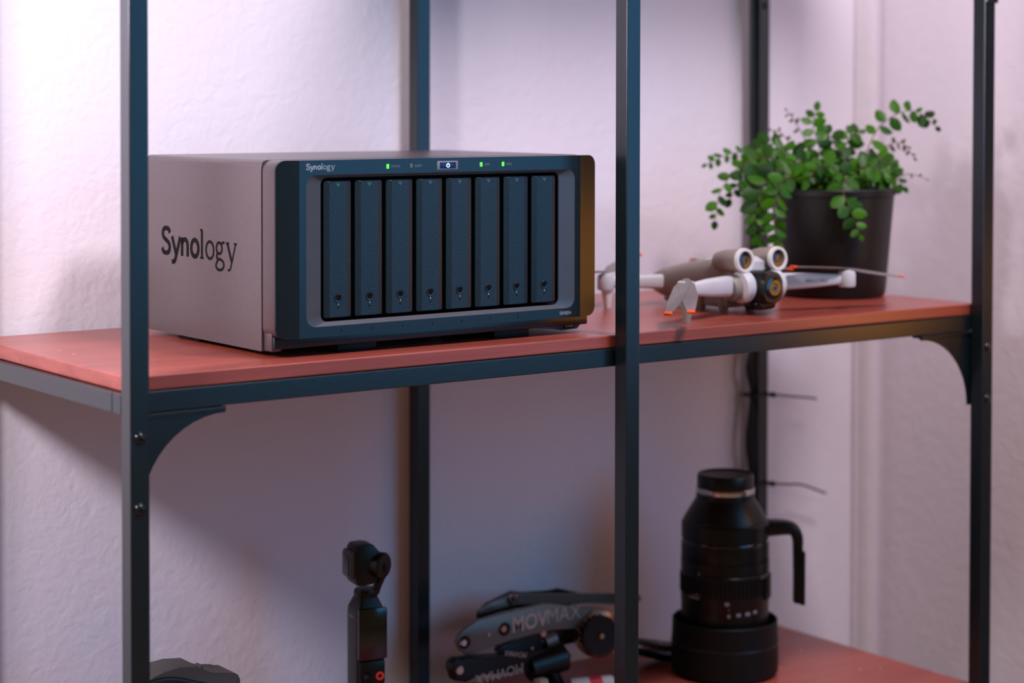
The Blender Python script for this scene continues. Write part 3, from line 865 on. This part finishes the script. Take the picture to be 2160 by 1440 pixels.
# switch panel and printed marks on the barrel
def on_barrel(ang, r, z): 
    d = SCR * math.sin(ang) + TOW * math.cos(ang)
    return d * r + Vector((0, 0, z)), d
for a0, a1, y0, y1, mt, nm in ((.95, 1.35, 1200, 1252, 'black', 'switch_panel'), (.75, 1.2, 1198, 1205, 'dark_grey', 'lock_button')):
    bm = NB(); r = 93 * K; nseg = 8; rows = []
    for k in range(nseg + 1):
        a = a0 + (a1 - a0) * k / nseg
        rows.append([on_barrel(a, r + dr, (1416 - y) * K)[0] for dr, y in ((0, y0), (2.2, y0 + 1), (2.2, y1 - 1), (0, y1))])
    loft(bm, [[tuple(p) for p in rr] for rr in rows]); obj(nm, bm, mt, barrel, smooth=30)
for a0, wd, y, hh in ((-.78, .2, 1238, 3), (-.86, .30, 1244, 3.4), (-.06, .10, 1251, 3.6), (-.02, .012, 1263, 3), (-.02, .06, 1276, 3.5), (.20, .10, 1274, 3.6), (.42, .12, 1273, 3.8), (.62, .10, 1271, 3.4), (-.72, .05, 1193, 3)):
    bm = NB(); rows = []
    for k in range(5):
        a = a0 - wd / 2 + wd * k / 4
        rows.append([tuple(on_barrel(a, 93.4 * K + dr, (1416 - y - dy) * K)[0]) for dr, dy in ((0, -hh), (.2, -hh), (.2, hh), (0, hh))])
    loft(bm, rows); obj('scale_mark', bm, 'print_dim', barrel, smooth=0)

# ------------------------------------------------------------------ pocket gimbal camera
pk = thing('pocket_gimbal_camera', 'black handheld pocket gimbal camera standing upright on the lower shelf', 'camera', (361, 232, LZ), 0, rot=(0, 0, -12))
PB = 128.0   # height of the handle's shoulder region origin
def pz(y): return (1290 - y) / 2.165 + 133.5      # photo height on the handle -> mm above the shelf
bm = NB()
R_ = rrect(-14.5, 14.5, -15, 17, 4.5, 5)
loft(bm, [[(x, y, 0) for x, y in R_], [(x, y, pz(1296)) for x, y in R_], [(x * .96, y * .96, pz(1285)) for x, y in R_], [(x * .72, y * .74, pz(1268)) for x, y in R_], [(x * .62, y * .66, pz(1262)) for x, y in R_]])
hd = obj('handle', bm, 'black', pk, smooth=40)
bm = NB(); box(bm, -14.2, 15.2, -18.5, -14, pz(1388), pz(1281), 1.2)
sc_ = obj('screen', bm, 'black_gloss', pk)
bm = NB(); box(bm, -13.0, 13.2, -18, -14, pz(1440), pz(1392), 1.6); ctl = obj('control_panel', bm, 'black', pk)
bm = NB(); lathe(bm, [(0.01, -25), (4, -24.6), (5.2, -22.5), (4.6, -20), (5.4, -18), (5.4, -16)], 24, c=(-5, pz(1426)), axis='y'); obj('joystick', bm, 'rubber', ctl)
bm = NB(); lathe(bm, [(2.0, -18.6), (4.2, -18.6), (4.2, -17.4), (2.0, -17.4), (2.0, -18.6)], 24, c=(7.5, pz(1424)), axis='y'); obj('record_button_ring', bm, 'red_mark', ctl)
text('side_lettering', 'POCKET', 3.4, 'print', pk, (-14.6, 8.5, pz(1306)), (90, 0, -90), sx=.9)
text('side_number', '3', 3.4, 'red_mark', pk, (-14.6, -7.0, pz(1306)), (90, 0, -90))
bm = NB(); lathe(bm, [(0.01, pz(1264)), (11.5, pz(1264)), (11.8, pz(1252)), (10.6, pz(1247)), (0.01, pz(1246))], 32, c=(0, 1)); obj('pan_motor', bm, 'black', pk)
bm = NB()
secs = []
for xx, yy, zz, w, h in ((7, -2, pz(1258), 9, 12), (10, -5, pz(1240), 7, 10), (14, -10, pz(1215), 6, 9), (14.5, -12, pz(1200), 5, 8), (14, -12, pz(1192), 4, 7)):
    secs.append([(xx + u, yy + v, zz) for u, v in superell(0, 0, w, h, 14, 3.5)])
loft(bm, secs); obj('gimbal_arm', bm, 'black', pk, smooth=50)
bm = NB(); lathe(bm, [(0.01, 3), (12.2, 3), (12.8, 4.5), (12.8, 16), (11.5, 17.6), (0.01, 18)], 36, axis='x'); obj('tilt_motor', bm, 'black', pk, (4, 1, pz(1196)), (0, 0, -54))
bm = NB(); lathe(bm, [(0.01, 6), (9.0, 6), (9.4, 8), (9.4, 11.5), (0.01, 11.6)], 32, c=(0, 0), axis='x'); obj('motor_ring', bm, 'dark_grey', pk, (-2, 3, pz(1196)), (0, 0, -54))
bm = NB()
q = [(x, z) for x, z in rrect(-16, 9, -19.5, 19.5, 4, 4)]
q = [(-15, 16), (-12, 19.5), (-2, 20), (4, 19), (12, 10), (12, -12), (4, -18.5), (-6, -20), (-13, -19), (-15, -16)]
prism(bm, [(x, pz(1193) + z) for x, z in q], -12, 15, 'xz', 2.0)
ch = obj('camera_head', bm, 'black', pk)
bm = NB(); prism(bm, [(x, pz(1193) + z) for x, z in rrect(-20, -6, -13, 14, 3, 4)], -9, 13, 'xz', 1.5)
obj('lens_block', bm, 'dark_grey', ch)
bm = NB(); box(bm, -21.2, -19.5, -6, 10, pz(1193) - 10, pz(1193) + 10, .5); obj('front_glass', bm, 'black_gloss', ch)

# ------------------------------------------------------------------ stabiliser arm lying on the lower shelf
arm_t = thing('camera_stabiliser_arm', 'folded grey and black camera stabiliser arm with lettering, lying on the lower shelf', 'camera arm', (600, 290, LZ))
AO = Vector((600, 290, -411.25))
ax_ppm = 1 / 1.97
# frame on the arm's side plate: u to the photo's right along the board, w up
def az(x, y, Y=290.0):
    """corner of the arm on the upright plane Y, from its outline coordinates"""
    CX, CY, CZ = -674.81, -1402.75, 213.83
    v = fwd + r2 * ((x - 1080) / 4208.92) - u2 * ((y - 330.73) / 4208.92)
    t = (Y - CY) / v.y
    return (CX + v.x * t - AO.x, CZ + v.z * t - AO.z)
def plate(name, pts, Y, th, mat, parent, bev=1.2):
    poly = [az(x, y, Y) for x, y in pts]
    bm = NB(); prism(bm, poly, Y - AO.y, Y - AO.y + th, 'xz', bev)
    return obj(name, bm, mat, parent)
def bolt(x, y, Y, r, mat, parent, h=2.0, name='bolt'):
    u, w = az(x, y, Y)
    bm = NB(); lathe(bm, [(0.01, -h), (r * .8, -h), (r, -h * .5), (r, 1)], 22, c=(0, 0), axis='y')
    return obj(name, bm, mat, parent, (u, Y - AO.y, w))
p1 = plate('side_plate', [(968, 1340), (980, 1328), (1010, 1307), (1060, 1292), (1150, 1273), (1240, 1280), (1275, 1284), (1296, 1300), (1292, 1330), (1262, 1340), (1218, 1322), (1160, 1328), (1075, 1350), (1000, 1378), (985, 1381), (972, 1372), (963, 1356)], 270, 5, 'arm_grey', arm_t)
bolt(980, 1354, 270, 6.8, 'black', p1, 2.4, 'pivot_washer'); bolt(977, 1355, 267.4, 3.8, 'chrome', p1, 2.0)
bolt(1064, 1326, 270, 7.0, 'black', p1, 2.4, 'pivot_washer'); bolt(1062, 1326, 267.4, 3.6, 'gold_bolt', p1, 1.4)
bolt(1031, 1338, 270, 2.2, 'gold_bolt', p1, .8)
# lettering along the plate
u0, w0 = az(1080, 1334, 270); u1, w1 = az(1150, 1318, 270)
ang = math.degrees(math.atan2(w1 - w0, u1 - u0))
text('plate_lettering_bold', 'MOV', 22.5, 'arm_text', p1, (u0, 270 - AO.y - 0.1, w0), (90, -ang, 0), offset=0.5, sx=.95)
u2_, w2_ = az(1152, 1316, 270)
text('plate_lettering_light', 'MAX', 22.5, 'arm_text', p1, (u2_, 270 - AO.y - 0.1, w2_), (90, -ang + 2, 0), offset=-0.25, sx=.98)
p2 = plate('upper_link_plate', [(1010, 1290), (1040, 1268), (1078, 1256), (1100, 1253), (1180, 1252), (1300, 1252), (1352, 1256), (1352, 1268), (1300, 1274), (1240, 1272), (1090, 1272), (1060, 1282), (1016, 1296)], 300, 5, 'arm_grey', arm_t)
bolt(1083, 1263, 298, 5.6, 'chrome', p2, 3.0); bolt(1082, 1263, 295.2, 2.0, 'void', p2, 0.6, 'hex_socket')
p3 = plate('rear_link', [(1012, 1292), (1030, 1272), (1082, 1247), (1105, 1250), (1150, 1250), (1180, 1241), (1230, 1252), (1300, 1254), (1300, 1266), (1060, 1290), (1010, 1305)], 312, 6, 'black', arm_t)
# lower black lever and its knuckle
p4 = plate('lower_lever', [(954, 1412), (956, 1398), (968, 1389), (1000, 1386), (1060, 1383), (1140, 1372), (1192, 1362), (1206, 1380), (1204, 1398), (1188, 1410), (1150, 1414), (1080, 1418), (1010, 1420), (985, 1440), (962, 1436)], 262, 14, 'black', arm_t, 2.0)
bolt(969, 1413, 262, 5.0, 'gold_bolt', p4, 2.0); bolt(1128, 1405, 262, 4.0, 'gold_bolt', p4, 2.0)
bm = NB(); ul, wl = az(1178, 1392, 262)
cyl(bm, (ul - 34, -20, wl - 4), (ul + 8, -26, wl + 2), 15, 24); obj('lever_knob', bm, 'black', arm_t)
u3, w3 = az(1104, 1397, 262); 
text('lever_lettering', 'MOVMAX', 15.0, 'arm_text', p4, (u3, 262 - AO.y - 0.1, w3), (90, 180 - 3, 0), sx=.95)
u4, w4 = az(1112, 1388, 258)
text('small_lettering', 'MOVMAX', 8.0, 'arm_text', p4, (u4, 258 - AO.y - 0.1, w4 + 6), (90, 180 + 14, 0), sx=.85)
p6 = plate('link_bracket', [(1054, 1376), (1060, 1362), (1090, 1352), (1130, 1340), (1170, 1330), (1200, 1340), (1190, 1362), (1150, 1376), (1120, 1390), (1060, 1380)], 276, 12, 'black', arm_t)
bolt(1122, 1367, 275, 2.2, 'chrome', p6, 1.2); bolt(1146, 1336, 275, 4.0, 'gold_bolt', p6, 1.2)
# coil spring beside the plate
bm = NB(); ua, wa = az(1130, 1352, 285); ub_, wb_ = az(1238, 1330, 285)
sp = []
for k in range(15 * 12 + 1):
    t = k / 180.0; a = 2 * math.pi * k / 12
    sp.append((ua + (ub_ - ua) * t + 2.0 * math.sin(a) * .2, 285 - AO.y + 8.5 * math.cos(a), wa + (wb_ - wa) * t + 8.5 * math.sin(a)))
tube(bm, sp, 1.7, 6); obj('coil_spring', bm, 'black', arm_t)
bm = NB(); cyl(bm, (ua - 6, 285 - AO.y, wa - 1), (ub_ + 6, 285 - AO.y, wb_ + 1), 6.2, 18); obj('spring_guide', bm, 'dark_grey', arm_t)
bm = NB(); cyl(bm, (ua + 6, 280 - AO.y, wa - 2), (ua + 20, 280 - AO.y, wa + 1), 9.5, 18); obj('bright_collar', bm, 'arm_grey', arm_t)
# big round clamp: steel rim with black knob
uk, wk = az(1258, 1335, 262)
bm = NB(); lathe(bm, [(17, -3), (21, -4), (25.5, -1), (26.5, 5), (25.5, 16), (17, 17), (17, -3)], 48, axis='y')
ck = obj('clamp_ring', bm, 'gold_bolt', arm_t, (uk + 5, 262 - AO.y, wk - 2), (0, 0, -14))
bm = NB()
kp = [(20.5 + .8 * math.cos(18 * a)) for a in [2 * math.pi * q / 72 for q in range(72)]]
poly = [(kp[q] * math.cos(2 * math.pi * q / 72), kp[q] * math.sin(2 * math.pi * q / 72)) for q in range(72)]
prism(bm, poly, -12, 2, 'xz', 1.0); kb = obj('clamp_knob', bm, 'black', arm_t, (uk, 262 - AO.y, wk), (0, 0, -14))
bm = NB(); lathe(bm, [(0.01, -15), (2.6, -14.6), (3.2, -13), (3.2, -11)], 16, axis='y'); obj('knob_stud', bm, 'brass', kb)
# bent strap end to the right of the post
uL, wL = az(1388, 1372, 285)
for dz, rr, mt, nm in ((5, 3.2, 'dark_grey', 'strap_end_upper'), (-6, 3.6, 'black', 'strap_end_lower')):
    bm = NB()
    base = [(-88, 30), (-50, 18), (-18, 4), (8, -3), (15, -1), (13, 7), (0, 13), (-40, 30), (-80, 44)]
    lo = [[(uL + a + u * 0.0, 0 + b_, 0) for a, b_ in ((0, 0),)] for u in (0,)]
    outer_ = crom([(a, b_) for a, b_ in ((-84, -2), (-40, -10), (-8, -16), (10, -14), (17, -5), (12, 6), (-8, 12), (-44, 12), (-84, 14))], 5)
    poly = [(uL + q.x, -6 + q.y) for q in outer_]
    va = [bm.verts.new((x, y, wL + dz + rr + max(0, (uL - x)) * .34)) for x, y in poly]
    vb = [bm.verts.new((x, y, wL + dz - rr + max(0, (uL - x)) * .34)) for x, y in poly]
    bm.faces.new(va); bm.faces.new(vb[::-1])
    for k in range(len(poly)): bm.faces.new((va[k], va[(k + 1) % len(poly)], vb[(k + 1) % len(poly)], vb[k]))
    bmesh.ops.bevel(bm, geom=[e for e in bm.edges if len(e.link_faces) == 2 and any(len(f.verts) > 6 for f in e.link_faces)], offset=1.2, segments=2, affect='EDGES', profile=.5)
    so = obj(nm, bm, mt, arm_t, smooth=40)
bm = NB(); lathe(bm, [(0.01, 3), (2.4, 2.6), (2.8, 0)], 14); obj('strap_screw', bm, 'chrome', arm_t, (uL - 5, -14, wL + 9))
bm = NB(); lathe(bm, [(0.01, 6), (22, 6), (24, 3), (24, 0), (0.01, 0)], 30); obj('base_foot', bm, 'black', arm_t, (az(1165, 1432, 262)[0], -26, 0))
bm = NB(); cyl(bm, (az(1178, 1425, 262)[0], -26, 4), (az(1160, 1400, 262)[0], -26, 26), 9, 16); obj('base_post', bm, 'black', arm_t)

# ------------------------------------------------------------------ small things at the front of the lower shelf
tb = thing('lip_balm_tube', 'small white tube with red band lying below the stabiliser arm', 'tube', (652, 240, LZ), -20)
bm = NB(); lathe(bm, [(0.01, -26), (7, -26), (7.6, -24), (7.6, -6)], 24, c=(0, 7.7), axis='x'); obj('tube_body', bm, 'white', tb)
bm = NB(); lathe(bm, [(7.6, -6), (7.9, -5.5), (7.9, 8), (7.6, 8.5)], 24, c=(0, 7.7), axis='x'); obj('red_band', bm, 'red', tb)
bm = NB(); lathe(bm, [(7.6, 8.5), (7.6, 20), (6, 22), (0.01, 22)], 24, c=(0, 7.7), axis='x'); obj('tube_cap', bm, 'white', tb)
bg_ = thing('beige_clip', 'small beige plastic clip under the stabiliser arm lever', 'clip', (575, 232, LZ))
bm = NB(); prism(bm, [(-7, 0), (7, 0), (9, 14), (6, 28), (-5, 28), (-9, 10)], -6, 6, 'xz', 2.0); obj('clip_body', bm, 'beige', bg_)
bm = NB(); lathe(bm, [(0.01, -7.4), (2.4, -7.2), (2.6, -5)], 12, c=(0, 8), axis='y'); obj('clip_pin', bm, 'dark_grey', bg_)
# dark moulded case at the far left of the lower shelf
hx = thing('moulded_case', 'dark grey moulded plastic case with a curved top beside the left front post', 'case', (205, 180, LZ))
def hz(x, y, Y=180.0):
    v = fwd + r2 * ((x - 1080) / 4208.92) - u2 * ((y - 330.73) / 4208.92)
    t = (Y + 1402.75) / v.y
    return (-674.81 + v.x * t - 205, 213.83 + v.z * t + 411.25)
top = [(300, 1440), (318, 1427), (345, 1412), (375, 1405), (412, 1402), (416, 1409), (425, 1414), (445, 1416), (475, 1419), (492, 1417), (499, 1421), (503, 1430)]
poly = [hz(x, y) for x, y in top]
poly = [(poly[0][0] - 4, 0)] + poly + [(poly[-1][0] + 2, 0)]
bm = NB(); prism(bm, poly, -4, 30, 'xz', 1.2); cb = obj('case_body', bm, 'dark_grey', hx)
bm = NB()
a_, b_ = hz(419, 1412), hz(423, 1402)
prism(bm, [(a_[0] - 2, a_[1] - 3), (b_[0] - 1, b_[1]), (b_[0] + 1.2, b_[1]), (a_[0] + 3, a_[1] - 4)], -3, 8, 'xz'); obj('latch_fin', bm, 'dark_grey', hx)
bm = NB()
rim_ = [hz(x, y, 175) for x, y in ((300, 1446), (325, 1438), (350, 1433), (380, 1434), (420, 1442), (470, 1452))]
tube(bm, crom([(x, -5, z) for x, z in rim_], 5), 2.2, 8); obj('case_rim', bm, 'black', hx)
